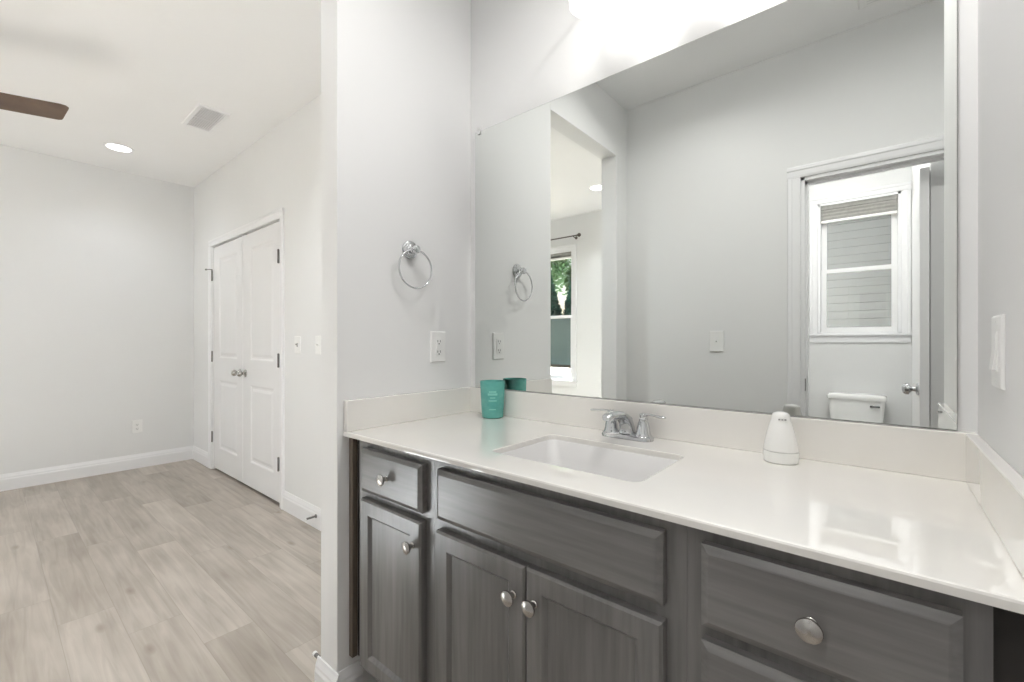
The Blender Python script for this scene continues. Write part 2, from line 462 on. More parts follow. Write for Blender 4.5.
box(b, JL + 0.016, JL + 0.027, YB - 0.075, YB - 0.04, 0, 2.036); box(b, JL + 0.016, JR - 0.016, YB - 0.075, YB - 0.04, 2.025, 2.036)
struct('trim_2', b, 'trim', 'white moulded casing round the toilet doorway, in the mirror', 'door casing')
b = nb(); box(b, JL + 0.0155, JL + 0.018, YB - 0.035, YB - 0.008, 0.92, 0.985)
tags(mesh('strike_plate', b, 'hinge'), 'metal strike plate on the left jamb of the toilet doorway', 'strike plate')

# ------------------------------------------------------------------ closet doors
def panel_leaf(bm, x0, x1, z0, z1, yf, yb, panels):
    """slab whose front (towards -Y, at yf) has moulded panels [(xa, xb, za, zb)...] stacked in one column"""
    xa, xb = panels[0][0], panels[0][1]
    def q(a0, a1, c0, c1): bm.faces.new([bm.verts.new(p) for p in ((a0, yf, c0), (a1, yf, c0), (a1, yf, c1), (a0, yf, c1))])
    q(x0, xa, z0, z1); q(xb, x1, z0, z1)
    ps = sorted(panels, key=lambda p: p[2]); z = z0
    for p in ps:
        q(xa, xb, z, p[2]); z = p[3]
    q(xa, xb, z, z1)
    for p in ps:
        rloft(bm, 'Y', p[0], p[1], p[2], p[3], [(0, yf), (0.006, yf + 0.002), (0.014, yf + 0.0075), (0.026, yf + 0.0085), (0.048, yf + 0.003)], False, True)
    rloft(bm, 'Y', x0, x1, z0, z1, [(0, yf), (0, yb)], False, True)

def door_knob(bm, x, y, z, axis, s, r=0.026):
    """round knob; s = direction out of the door along the axis"""
    prof = [(0.031, 0), (0.031, 0.004), (0.026, 0.009), (0.012, 0.012), (0.010, 0.024), (0.018, 0.030), (r, 0.038), (r * 0.98, 0.050), (r * 0.75, 0.060), (r * 0.3, 0.064)]
    lathe(bm, [(a, s * h) for a, h in prof], (x, y, z), axis, 24)

YSL = YD + 0.006
for i, (x0, x1, px0, px1, lab) in enumerate(((-4.760, -4.0415, -4.612, -4.168, 'left leaf of the white two-panel closet double doors, hinges at its far edge'),
                                             (-4.0375, -3.319, -3.880, -3.436, 'right leaf of the white two-panel closet double doors, hinges beside the bedroom switch'))):
    t = thing('door_%d' % (i + 1), ((x0 + x1) / 2, YSL, 0.02), lab, 'door', 'closet double doors', 'structure')
    b = nb(); panel_leaf(b, x0, x1, 0.020, 2.052, YSL, YSL + 0.035, [(px0, px1, 1.035, 1.94), (px0, px1, 0.215, 0.835)])
    mesh('leaf', b, 'door', t)
    xk = -4.098 if i == 0 else -3.978
    b = nb(); door_knob(b, xk, YSL, 0.925, 'Y', -1); mesh('door_knob', b, 'nickel', t, True, 'brushed metal knob')
    hx = -4.768 if i == 0 else -3.324
    for hz in (0.255, 1.0, 1.75):
        b = nb(); lathe(b, [(0.004, -0.004), (0.0065, 0), (0.0065, 0.094), (0.004, 0.098)], (hx, YD - 0.006, hz), 'Z', 12)
        box(b, hx - 0.004, hx + 0.004, YD - 0.004, YSL + 0.0005, hz, hz + 0.094)
        mesh('hinge', b, 'hinge', t, True, 'dark metal hinge')
    b = nb(); box(b, (-4.125 if i == 0 else -4.0), (-4.085 if i == 0 else -3.96), YSL + 0.004, YSL + 0.03, 2.0515, 2.0585)
    mesh('ball_catch', b, 'hinge', t)
b = nb(); tube(b, [(-4.772, YSL - 0.006, 1.853), (-4.79, YSL - 0.03, 1.855), (-4.835, YSL - 0.04, 1.856)], 0.004, 8)
lathe(b, [(0.008, -0.006), (0.009, 0), (0.009, 0.006)], (-4.838, YSL - 0.04, 1.856), 'X', 12)
tags(mesh('hinge_stop', b, 'hinge'), 'small metal stop on the top hinge of the far closet door', 'door stop')

# toilet-room door leaf lying open along the side wall
t = thing('door_3', (0.156, -0.64, 0.01), 'white door edge standing just inside the toilet doorway, in the mirror', 'door', None, 'structure')
b = nb(); box(b, 0.139, 0.174, -0.985, -0.300, 0.010, 2.022, 0.002); mesh('leaf', b, 'door', t)
b = nb(); door_knob(b, 0.139, -0.362, 0.945, 'X', -1, 0.028); mesh('door_knob', b, 'chrome', t, True, 'polished metal knob')

# ------------------------------------------------------------------ windows
def window(name, x0, x1, z0, z1, zm, label, shade_drop, shade_label):
    t = thing(name, ((x0 + x1) / 2, YW, z0), label, 'window', None, 'structure')
    b = nb()
    for a, c in ((x0, x0 + 0.018), (x1 - 0.018, x1)): box(b, a, c, YW - 0.13, YW, z0, z1)
    box(b, x0, x1, YW - 0.13, YW, z1 - 0.018, z1); box(b, x0, x1, YW - 0.13, YW, z0, z0 + 0.014)
    mesh('window_frame', b, 'trim', t)
    b = nb()
    casing_side(b, x0, -1, z0, z1, YW, 1); casing_side(b, x1, 1, z0, z1, YW, 1); casing_head(b, x0 - 0.062, x1 + 0.062, z1, 1, YW, 1)
    mesh('casing', b, 'trim', t)
    b = nb(); box(b, x0 - 0.072, x1 + 0.072, YW - 0.02, YW + 0.032, z0 - 0.018, z0 + 0.002, 0.004)
    box(b, x0 - 0.06, x1 + 0.06, YW, YW + 0.014, z0 - 0.075, z0 - 0.018, 0.003)
    mesh('sill', b, 'trim', t)
    a0, a1 = x0 + 0.019, x1 - 0.019
    for nm, zz0, zz1, yy, top, bot in (('upper_sash', zm - 0.008, z1 - 0.019, YW - 0.095, 0.03, 0.034), ('lower_sash', z0 + 0.015, zm + 0.022, YW - 0.062, 0.034, 0.042)):
        b = nb(); s = 0.038
        box(b, a0, a0 + s, yy - 0.014, yy + 0.014, zz0, zz1); box(b, a1 - s, a1, yy - 0.014, yy + 0.014, zz0, zz1)
        box(b, a0 + s, a1 - s, yy - 0.014, yy + 0.014, zz1 - top, zz1); box(b, a0 + s, a1 - s, yy - 0.014, yy + 0.014, zz0, zz0 + bot)
        sh = mesh(nm, b, 'vinyl', t)
        b = nb(); box(b, a0 + s, a1 - s, yy - 0.002, yy + 0.002, zz0 + bot, zz1 - top); mesh('pane', b, 'pane', sh)
    # raised pleated shade
    s = thing('window_shade', ((x0 + x1) / 2, YW - 0.03, z1 - shade_drop), shade_label, 'window shade')
    b = nb(); box(b, x0 + 0.02, x1 - 0.02, YW - 0.046, YW - 0.014, z1 - 0.052, z1 - 0.019, 0.003); mesh('head_rail', b, 'shade_fabric', s)
    b = nb(); k = max(3, int((shade_drop - 0.07) / 0.026)); zt = z1 - 0.053; dz = (shade_drop - 0.078) / k
    fr = []; bk = []
    for i in range(k):
        fr += [(YW - 0.030 + 0.010, zt - i * dz), (YW - 0.030 + 0.016, zt - (i + 0.5) * dz)]
        bk += [(YW - 0.030 - 0.010, zt - i * dz), (YW - 0.030 - 0.016, zt - (i + 0.5) * dz)]
    fr.append((YW - 0.02, zt - k * dz)); bk.append((YW - 0.04, zt - k * dz))
    prism(b, fr + bk[::-1], 'X', x0 + 0.022, x1 - 0.022); mesh('pleats', b, 'shade_fabric', s)
    b = nb(); box(b, x0 + 0.021, x1 - 0.021, YW - 0.046, YW - 0.014, z1 - shade_drop, z1 - shade_drop + 0.022, 0.003); mesh('bottom_rail', b, 'plate', s, label='cream bottom rail')
    return t
window('window_1', BX0, BX1, BZ0, BZ1, 1.495, 'white bedroom window with trees outside, seen through the opening in the mirror', 0.10, 'grey pleated shade raised at the top of the bedroom window')
window('window_3', BX2, BX3, BZ0, BZ1, 1.495, 'second white bedroom window, unseen, added for more daylight, farther from the partition', 0.10, 'grey pleated shade raised at the top of the second bedroom window')  # added out of view, to double the sun and sky let in
window('window_2', TX0, TX1, TZ0, TZ1, 1.79, 'small white toilet-room window facing beige siding, seen in the mirror', 0.165, 'grey pleated shade raised at the top of the toilet window')

t = thing('curtain_rod', (-3.91, YW + 0.07, 2.475), 'thin dark curtain rod with ball finial above the bedroom windows', 'curtain rod')
b = nb(); tube(b, [(-4.98, YW + 0.07, 2.475), (-2.84, YW + 0.07, 2.475)], 0.008, 12); mesh('rod', b, 'bronze', t, True)
for s, xe in ((-1, -4.98), (1, -2.84)):
    b = nb(); lathe(b, [(0.008, 0), (0.013, 0.004), (0.010, 0.010), (0.021, 0.022), (0.024, 0.034), (0.019, 0.047), (0.006, 0.056)], (xe, YW + 0.07, 2.475), 'X', 18)
    if s < 0:
        bmesh.ops.scale(b, vec=(-1, 1, 1), verts=b.verts, space=Matrix.Translation((-xe, 0, 0)))
    mesh('finial', b, 'bronze', t, True)
    xb = xe - s * 0.05
    b = nb(); lathe(b, [(0.019, 0.0), (0.019, 0.004), (0.008, 0.008)], (xb, YW, 2.462), 'Y', 14); tube(b, [(xb, YW + 0.004, 2.462), (xb, YW + 0.05, 2.462), (xb, YW + 0.07, 2.468)], 0.006, 8)
    mesh('bracket', b, 'bronze', t, True)

# ------------------------------------------------------------------ mirror
t = thing('wall_mirror', (-0.587, YM + 0.003, 0.9967), 'large frameless mirror on the wall above the counter', 'mirror')
b = nb(); box(b, -1.2942, 0.1206, YM, YM + 0.0055, 0.9948, 2.0457); mesh('edge', b, 'mirror_edge', t, label='dark polished edge')
b = nb(); rloft(b, 'Y', -1.2942, 0.1206, 0.9948, 2.0457, [(0.0010, YM - 0.0002), (0.0010, YM - 0.0006)], False, True); mesh('glass', b, 'mirror', t)
for xc in (-1.272, 0.085):
    b = nb(); box(b, xc - 0.009, xc + 0.009, YM - 0.006, YM - 0.0015, 2.033, 2.052, 0.002); box(b, xc - 0.009, xc + 0.009, YM - 0.006, YM + 0.0055, 2.047, 2.062, 0.002)
    lathe(b, [(0.004, -0.0095), (0.004, -0.006)], (xc, YM, 2.055), 'Y', 10); mesh('clip', b, 'clip', t, label='clear plastic clip')

# ------------------------------------------------------------------ countertop with splashes
SX0, SX1, SY0, SY1 = -0.790, -0.380, 0.852, 1.132
t = thing('countertop', (-0.587, 1.02, ZT - 0.0145), 'glossy white countertop with backsplash, over grey cabinets', 'countertop')
b = nb()
zb = ZT - 0.0145
out_loops = [rect_loop('Z', d, XL + 0.0005, XR - 0.0005, YF, YM + 0.005, h) for d, h in ((0.0, zb), (0.0, ZT - 0.004), (0.0012, ZT - 0.0012), (0.004, ZT))]
rows = loft(b, out_loops)
hole = [rrect(SX0 - d, SX1 + d, SY0 - d, SY1 + d, 0.022 + d, h) for d, h in ((0.003, ZT), (0.0008, ZT - 0.0008), (0.0, ZT - 0.003), (0.0, zb))]
hrows = loft(b, hole)
def fill(ra, rb):
    es = []
    for r in (ra, rb):
        for i in range(len(r)):
            v0, v1 = r[i], r[(i + 1) % len(r)]
            e = b.edges.get((v0, v1)) or b.edges.new((v0, v1)); es.append(e)
    bmesh.ops.triangle_fill(b, use_beauty=True, edges=es)
fill(rows[-1], hrows[0]); fill(rows[0], hrows[-1])
mesh('slab', b, 'counter', t)
ZS = 0.9936
b = nb(); box(b, XL + 0.0005, XR - 0.0005, YM - 0.020, YM + 0.005, ZT, ZS, 0.0022); mesh('backsplash', b, 'counter', t)
b = nb(); box(b, XL + 0.0005, XL + 0.022, YF + 0.001, YM - 0.020, ZT, ZS, 0.0022); mesh('side_splash', b, 'counter', t)
b = nb(); box(b, XR - 0.020, XR - 0.0005, YF + 0.001, YM - 0.020, ZT, ZS, 0.0022); mesh('side_splash', b, 'counter', t)

# sink
t = thing('undermount_sink', ((SX0 + SX1) / 2, (SY0 + SY1) / 2, 0.73), 'white rectangular undermount sink set in the counter', 'sink')
b = nb()
lp = []
for d, h, r in ((0.028, zb - 0.0005, 0.04), (-0.001, zb - 0.0005, 0.024), (-0.003, zb - 0.004, 0.026), (-0.012, zb - 0.05, 0.034), (-0.024, zb - 0.11, 0.046), (-0.036, zb - 0.135, 0.055), (-0.060, zb - 0.147, 0.06), (-0.110, zb - 0.150, 0.025)):
    lp.append(rrect(SX0 - d, SX1 + d, SY0 - d, SY1 + d, r, h))
lp.append([( (SX0 + SX1) / 2 + 0.024 * math.cos(a), (SY0 + SY1) / 2 + 0.024 * math.sin(a), zb - 0.153) for a in [math.atan2(p[1] - (SY0 + SY1) / 2, p[0] - (SX0 + SX1) / 2) for p in lp[-1]]])
loft(b, lp)
o = mesh('basin', b, 'sink', t, True)
b = nb(); lathe(b, [(0.0, -0.012), (0.023, -0.012), (0.024, -0.001), (0.027, 0.0005), (0.029, 0.002), (0.022, 0.003), (0.020, -0.002), (0.0, 0.001)], ((SX0 + SX1) / 2, (SY0 + SY1) / 2, zb - 0.153), 'Z', 24)
mesh('drain', b, 'chrome', t, True)

# faucet
FX, FY = -0.585, 1.233
t = thing('faucet', (FX, FY, ZT), 'polished chrome two-handle faucet behind the sink', 'faucet')
b = nb(); loft(b, [rrect(FX - 0.080 + d, FX + 0.080 - d, FY - 0.027 + d, FY + 0.027 - d, 0.026 - d, h) for d, h in ((0, ZT), (0, ZT + 0.008), (0.003, ZT + 0.013), (0.010, ZT + 0.017))], True, True)
mesh('base_plate', b, 'chrome', t, True)
for s in (-1, 1):
    hx = FX + s * 0.051
    b = nb(); lathe(b, [(0.025, 0.0), (0.025, 0.005), (0.0215, 0.009), (0.0215, 0.012), (0.0195, 0.016), (0.0185, 0.027), (0.0150, 0.040), (0.0120, 0.047), (0.0130, 0.050), (0.0130, 0.053), (0.0105, 0.056), (0.0120, 0.060), (0.0110, 0.066), (0.006, 0.069)], (hx, FY, ZT + 0.0105), 'Z', 26)
    h = mesh('handle', b, 'chrome', t, True)
    b = nb()
    tube(b, [(hx, FY - 0.001, ZT + 0.073), (hx + s * 0.014, FY - 0.001, ZT + 0.076), (hx + s * 0.028, FY - 0.002, ZT + 0.076), (hx + s * 0.044, FY - 0.004, ZT + 0.074), (hx + s * 0.060, FY - 0.006, ZT + 0.073), (hx + s * 0.068, FY - 0.007, ZT + 0.073)], [0.0070, 0.0060, 0.0055, 0.0062, 0.0072, 0.0040], 12, 0.6)
    mesh('lever', b, 'chrome', h, True)
b = nb()
lathe(b, [(0.0262, 0.0165), (0.0258, 0.020), (0.0235, 0.024)], (FX, FY, ZT), 'Z', 24)
sec = [(0.002, 0, 0.012, 0.0235, 0.0230), (0.001, 0, 0.030, 0.0215, 0.0200), (-0.006, 0, 0.047, 0.0200, 0.0175), (-0.022, 0, 0.062, 0.0185, 0.0150), (-0.048, 0, 0.073, 0.0175, 0.0130), (-0.080, 0, 0.078, 0.0165, 0.0118), (-0.110, 0, 0.078, 0.0158, 0.0112), (-0.126, 0, 0.075, 0.0145, 0.0100), (-0.131, 0, 0.073, 0.010, 0.006)]
pts = [Vector((FX, FY + a, ZT + z)) for a, _, z, _, _ in sec]
loops = []
for i, p in enumerate(pts):
    tn = (pts[min(i + 1, len(pts) - 1)] - pts[max(i - 1, 0)]).normalized()
    xa = Vector((1, 0, 0)); up = tn.cross(xa).normalized()
    w, hh = sec[i][3], sec[i][4]
    loops.append([p + xa * (w * math.copysign(abs(math.cos(q)) ** 0.75, math.cos(q))) + up * (hh * math.copysign(abs(math.sin(q)) ** 0.75, math.sin(q))) for q in [2 * PI * k / 24 for k in range(24)]])
loft(b, loops, True, True)
mesh('spout', b, 'chrome', t, True)
b = nb(); tube(b, [(FX, FY + 0.020, ZT + 0.014), (FX, FY + 0.022, ZT + 0.048)], 0.0025, 8); lathe(b, [(0.003, 0), (0.0065, 0.004), (0.0075, 0.009), (0.005, 0.014), (0.001, 0.016)], (FX, FY + 0.022, ZT + 0.045), 'Z', 14)
mesh('lift_rod', b, 'chrome', t, True)

# candle
CX, CY = -1.136, 1.240
t = thing('candle', (CX, CY, ZT), 'teal frosted glass candle tumbler on the counter corner', 'candle')
b = nb(); lathe(b, [(0.036, 0.0), (0.0405, 0.003), (0.0415, 0.012), (0.0478, 0.136), (0.0468, 0.1385), (0.0450, 0.137), (0.0392, 0.018), (0.0, 0.016)], (CX, CY, ZT + 0.0005), 'Z', 40, cap1=False); mesh('glass_tumbler', b, 'teal', t, True)
b = nb(); lathe(b, [(0.0385, 0.0165), (0.0435, 0.108), (0.0, 0.107)], (CX, CY, ZT + 0.0005), 'Z', 32, cap1=False); wx = mesh('wax', b, 'teal_wax', t, True)
b = nb(); tube(b, [(CX, CY, ZT + 0.107), (CX + 0.001, CY, ZT + 0.118)], 0.0012, 6); mesh('wick', b, 'gap', wx)
ang0 = math.atan2(-CY, -CX)
for zz, hw, th in ((0.098, 0.30, 0.006), (0.088, 0.40, 0.008), (0.077, 0.22, 0.004), (0.066, 0.34, 0.004), (0.034, 0.30, 0.003)):
    n = 12
    lps = []
    for h in (zz, zz + th):
        r = 0.0415 + (0.0478 - 0.0415) * (h - 0.012) / 0.124 + 0.00035
        lps.append([(CX + r * math.cos(ang0 - hw + 2 * hw * i / n), CY + r * math.sin(ang0 - hw + 2 * hw * i / n), ZT + h) for i in range(n + 1)])
    b = nb(); loft(b, lps, closed=False); mesh('printed_line', b, 'print', t, label='faint pale line of lettering')

# air freshener
AX, AY = -0.186, 1.222
t = thing('air_freshener', (AX, AY, ZT), 'small white pear-shaped air freshener on the counter right of the sink', 'air freshener')
b = nb(); lathe(b, [(0.033, 0.0), (0.0355, 0.002), (0.0375, 0.020), (0.0370, 0.027)], (AX, AY, ZT + 0.0005), 'Z', 36, 1, 0.9); mesh('base', b, 'white_gloss', t, True)
b = nb(); lathe(b, [(0.0355, 0.0275), (0.0368, 0.0290), (0.0355, 0.038), (0.0325, 0.056), (0.0285, 0.074), (0.0240, 0.090), (0.0205, 0.100), (0.0190, 0.109), (0.0180, 0.113), (0.0145, 0.117), (0.008, 0.1192), (0.001, 0.1198)], (AX, AY, ZT + 0.0005), 'Z', 36, 1, 0.9); bd = mesh('body', b, 'white_gloss', t, True)
b = nb()
a0 = math.atan2(-AY / 0.9, -AX)
for k in (-1, 0, 1):
    a = a0 + 0.16 + k * 0.30
    box(b, -0.0018, 0.0018, -0.0022, 0.0022, -0.0016, 0.0016)
    vs = list(b.verts)[-8:]
    bmesh.ops.transform(b, matrix=Matrix.Translation((AX + 0.0201 * math.cos(a), AY + 0.0201 * 0.9 * math.sin(a), ZT + 0.1035)) @ Matrix.Rotation(a + PI / 2, 4, 'Z'), verts=vs)
mesh('marks', b, 'grey_dot', bd, label='three small grey marks')

# ------------------------------------------------------------------ cabinets
YFF, YFR, YBK = 0.765, 0.742, 1.30     # face frame, door fronts, back
ZB, ZTOP = 0.165, zb - 0.0005
def carcass(bm, x0, x1, bars_x, bars_z):
    box(bm, x0, x0 + 0.016, YFF + 0.018, YBK, ZB, ZTOP); box(bm, x1 - 0.016, x1, YFF + 0.018, YBK, ZB, ZTOP)
    box(bm, x0 + 0.016, x1 - 0.016, YFF + 0.018, YBK, ZB, ZB + 0.016); box(bm, x0 + 0.016, x1 - 0.016, YBK - 0.008, YBK, ZB + 0.016, ZTOP)
    for a, c in bars_x: box(bm, a, c, YFF, YFF + 0.018, ZB, ZTOP)
    for z0, z1, a, c in bars_z: box(bm, a, c, YFF, YFF + 0.018, z0, z1)
def knob(x, z, parent):
    bb = nb(); lathe(bb, [(a, -h) for a, h in ((0.0085, 0), (0.0085, 0.002), (0.0062, 0.004), (0.0055, 0.013), (0.0075, 0.017), (0.0160, 0.0195), (0.0168, 0.022), (0.0160, 0.0245), (0.0095, 0.0275), (0.001, 0.0285))], (x, YFR, z), 'Y', 26)
    mesh('knob', bb, 'nickel', parent, True, 'brushed metal knob')
def drawer(name, x0, x1, z0, z1, parent, kx=None, kz=None):
    bb = nb(); rloft(bb, 'Y', x0, x1, z0, z1, [(0, YFF - 0.0005), (0, YFR + 0.007), (0.010, YFR + 0.001), (0.0125, YFR)])
    o = mesh(name, bb, 'wood_h', parent)
    if kx is not None: knob(kx, kz, o)
def cab_door(x0, x1, z0, z1, parent, kx, kz):
    s = 0.047
    bb = nb(); rloft(bb, 'Y', x0, x1, z0, z1, [(s + 0.006, YFF - 0.0005), (0, YFF - 0.0005), (0, YFR + 0.005), (0.005, YFR), (s - 0.004, YFR), (s, YFR + 0.0035), (s + 0.006, YFR + 0.0095)], False, False)
    o = mesh('cabinet_door', bb, 'wood_v', parent)
    bb = nb(); rloft(bb, 'Y', x0, x1, z0, z1, [(s + 0.005, YFR + 0.0095), (s + 0.005, YFF - 0.001)]); mesh('panel', bb, 'wood_v', o)
    knob(kx, kz, o)
def toekick(x0, x1, parent):
    bb = nb(); box(bb, x0, x1, YFF + 0.075, YFF + 0.091, 0.0, ZB); box(bb, x0, x0 + 0.016, YFF + 0.091, YBK, 0, ZB); box(bb, x1 - 0.016, x1, YFF + 0.091, YBK, 0, ZB)
    mesh('toe_kick', bb, 'wood_h', parent)

xa, xb_, xc, xd = -1.273, -0.9085, -0.2525, 0.1005
t = thing('base_cabinet', ((xa + xb_) / 2, 1.03, 0), 'narrow grey cabinet with one drawer over one door, next to the left wall', 'cabinet')
b = nb(); carcass(b, xa, xb_ - 0.0005, [(xa, -1.222), (-0.953, xb_ - 0.0005)], [(0.838, ZTOP, -1.222, -0.953), (0.694, 0.730, -1.222, -0.953), (ZB, 0.20, -1.222, -0.953)]); mesh('body', b, 'wood_v', t)
drawer('drawer', -1.235, -0.940, 0.7215, 0.8525, t, -1.092, 0.787)
cab_door(-1.235, -0.942, 0.179, 0.6985, t, -0.972, 0.631)
toekick(xa, xb_ - 0.0005, t)
b = nb(); box(b, XL + 0.002, -1.3035, 0.757, 0.775, 0.165, ZTOP); mesh('filler_and_shade_strip', b, 'filler', t, label='brown filler strip beside the wall')
b = nb(); box(b, -1.303, xa - 0.0005, 0.776, 0.786, 0.165, ZTOP); mesh('gap_shade', b, 'gap', t, label='dark strip painting the shade of the gap beside the filler strip')  # near-black sheet, the gap's darkness is put into its colour
t = thing('sink_cabinet', ((xb_ + xc) / 2, 1.03, 0), 'wide grey cabinet with two doors under the sink', 'cabinet')
b = nb(); carcass(b, xb_, xc - 0.0005, [(xb_, -0.865), (-0.305, xc - 0.0005)], [(0.838, ZTOP, -0.865, -0.305), (0.685, 0.738, -0.865, -0.305), (ZB, 0.20, -0.865, -0.305)]); mesh('body', b, 'wood_v', t)
drawer('false_front', -0.880, -0.2885, 0.7245, 0.8525, t)
cab_door(-0.880, -0.5885, 0.179, 0.6965, t, -0.6175, 0.629)
cab_door(-0.5855, -0.2885, 0.179, 0.6975, t, -0.5605, 0.629)
toekick(xb_, xc - 0.0005, t)
t = thing('drawer_cabinet', ((xc + xd) / 2, 1.03, 0), 'grey cabinet with a stack of drawers, nearest the right wall', 'cabinet')
b = nb(); carcass(b, xc, xd, [(xc, -0.212), (0.060, xd)], [(0.838, ZTOP, -0.212, 0.060), (0.685, 0.735, -0.212, 0.060), (0.43, 0.46, -0.212, 0.060), (ZB, 0.20, -0.212, 0.060)]); mesh('body', b, 'wood_v', t)
drawer('drawer', -0.226, 0.074, 0.7195, 0.8525, t, -0.0765, 0.787)
drawer('drawer', -0.226, 0.074, 0.4480, 0.6970, t, -0.0765, 0.5725)
drawer('drawer', -0.226, 0.074, 0.1790, 0.4240, t, -0.0765, 0.3015)
toekick(xc, xd, t)
b = nb(); box(b, xd + 0.001, XR - 0.001, YFF + 0.03, YFF + 0.04, 0.0, ZTOP); mesh('filler_and_shade_strip', b, 'gap', t, label='dark strip painting the shade of the open gap at the right wall')  # dark sheet standing for the shade of an empty gap

# ------------------------------------------------------------------ towel ring
RY, RZ = 0.996, 1.516
t = thing('towel_ring', (XL, RY, RZ), 'chrome towel ring on the left vanity wall', 'towel ring')
b = nb(); lathe(b, [(0.0325, 0.0005), (0.0335, 0.004), (0.0315, 0.008), (0.0275, 0.009), (0.0265, 0.0125), (0.0215, 0.0135), (0.0195, 0.018), (0.0130, 0.0195), (0.0105, 0.024), (0.0105, 0.030)], (XL, RY, RZ), 'X', 32); mesh('rose', b, 'chrome', t, True)
b = nb(); lathe(b, [(0.007, 0.0275), (0.0130, 0.0300), (0.0155, 0.0360), (0.0155, 0.0420), (0.0130, 0.0480), (0.004, 0.0505)], (XL, RY, RZ - 0.003), 'X', 24); mesh('post', b, 'chrome', t, True)
b = nb(); tube(b, [(XL + 0.040 + 0.004 * math.sin(a), RY - 0.002 + 0.0690 * math.sin(a), 1.4425 + 0.0690 * math.cos(a)) for a in [2 * PI * i / 56 for i in range(56)]], 0.0034, 10, closed=True); mesh('ring', b, 'chrome', t, True)

# ------------------------------------------------------------------ plates, outlets, switches
def plate_on(axis, out, wall, a, z, w, h, name, label, cat, style, group=None):
    """axis = wall normal axis, out = +1/-1 into the room, wall = wall coordinate, (a, z) = centre along the wall"""
    loc = (wall, a, z - h / 2) if axis == 'X' else (a, wall, z - h / 2)
    t = thing(name, loc, label, cat, group)
    W = lambda d: wall + out * d
    b = nb(); rloft(b, axis, a - w / 2, a + w / 2, z - h / 2, z + h / 2, [(0, W(0.0003)), (0, W(0.0025)), (0.0022, W(0.0055)), (0.004, W(0.006))]); mesh('plate', b, 'plate', t)
    def bx(bm, da0, da1, dz0, dz1, d0, d1, bev=0.0):
        if axis == 'X': box(bm, W(d0), W(d1), a + da0, a + da1, z + dz0, z + dz1, bev)
        else: box(bm, a + da0, a + da1, W(d0), W(d1), z + dz0, z + dz1, bev)
    if style in ('gfci', 'duplex'):
        if style == 'gfci':
            b = nb(); bx(b, -0.0165, 0.0165, -0.0335, 0.0335, 0.0055, 0.0085, 0.001); f = mesh('receptacle', b, 'plate', t)
            b = nb(); bx(b, -0.010, 0.010, -0.0065, -0.001, 0.008, 0.0098); bx(b, -0.010, 0.010, 0.001, 0.0065, 0.008, 0.0098); mesh('test_button', b, 'plate', f)
            cz = 0.020; fs = [f, f]; dp = 0.0088
        else:
            fs = []; cz = 0.0195; dp = 0.0082
            for s in (-1, 1):
                b = nb(); bx(b, -0.0165, 0.0165, s * cz - 0.014, s * cz + 0.014, 0.0055, 0.008, 0.0012); fs.append(mesh('receptacle', b, 'plate', t))
        for s, f in zip((-1, 1), fs):
            b = nb(); bx(b, -0.0075, -0.0050, s * cz - 0.003, s * cz + 0.006, dp - 0.002, dp); bx(b, 0.0050, 0.0075, s * cz - 0.003, s * cz + 0.006, dp - 0.002, dp); bx(b, -0.0025, 0.0025, s * cz - 0.0105, s * cz - 0.006, dp - 0.002, dp)
            mesh('slots', b, 'slot', f)
    elif style == 'rocker':
        b = nb(); bx(b, -0.0165, 0.0165, -0.0335, 0.0335, 0.0055, 0.0072, 0.0008); f = mesh('switch_frame', b, 'plate', t)
        b = nb()
        prof = [(-0.030, 0.0070), (-0.030, 0.0120), (0.0, 0.0088), (0.030, 0.0078), (0.030, 0.0070)]
        pts = [[((W(d), a + s, z + q) if axis == 'X' else (a + s, W(d), z + q)) for q, d in prof] for s in (-0.0145, 0.0145)]
        loft(b, pts, True, True); mesh('rocker', b, 'plate', f)
    else:
        b = nb(); bx(b, -0.006, 0.006, -0.0125, 0.0125, 0.0058, 0.0064); f = mesh('toggle_slot', b, 'slot' if style == 'knobbed' else 'plate', t)
        b = nb(); prof = [(-0.0045, 0.006), (0.0035, 0.019), (0.0085, 0.019), (0.0060, 0.006)]
        pts = [[((W(d), a + s, z + q) if axis == 'X' else (a + s, W(d), z + q)) for q, d in prof] for s in (-0.004, 0.004)]
        loft(b, pts, True, True); mesh('toggle', b, 'hinge' if style == 'knobbed' else 'plate', f)
    for s in (-1, 1):
        b = nb(); zz = s * (h / 2 - 0.012); bx(b, -0.0025, 0.0025, zz - 0.0025, zz + 0.0025, 0.0058, 0.0066, 0.0006); mesh('screw', b, 'plate', t)
    return t
plate_on('X', 1, XL, 1.130, 1.1615, 0.074, 0.119, 'outlet', 'white outlet on the left vanity wall below the towel ring', 'outlet', 'gfci')
plate_on('X', -1, XR, 1.078, 1.164, 0.080, 0.121, 'light_switch', 'white rocker switch on the right wall by the mirror edge', 'switch', 'rocker')
plate_on('Y', 1, YB, -0.752, 1.184, 0.080, 0.124, 'light_switch', 'white toggle switch left of the toilet doorway, seen in the mirror', 'switch', 'toggle')
plate_on('X', 1, XE, 0.912, 0.389, 0.076, 0.122, 'outlet', 'white outlet low on the far bedroom wall', 'outlet', 'duplex')
plate_on('Y', -1, YD, -3.025, 1.160, 0.088, 0.118, 'light_switch', 'white wall plate with dark toggle just right of the closet doors', 'switch', 'knobbed')
plate_on('Y', -1, YD, -2.735, 1.160, 0.074, 0.118, 'light_switch', 'white switch plate half hidden by the partition edge', 'switch', 'toggle')

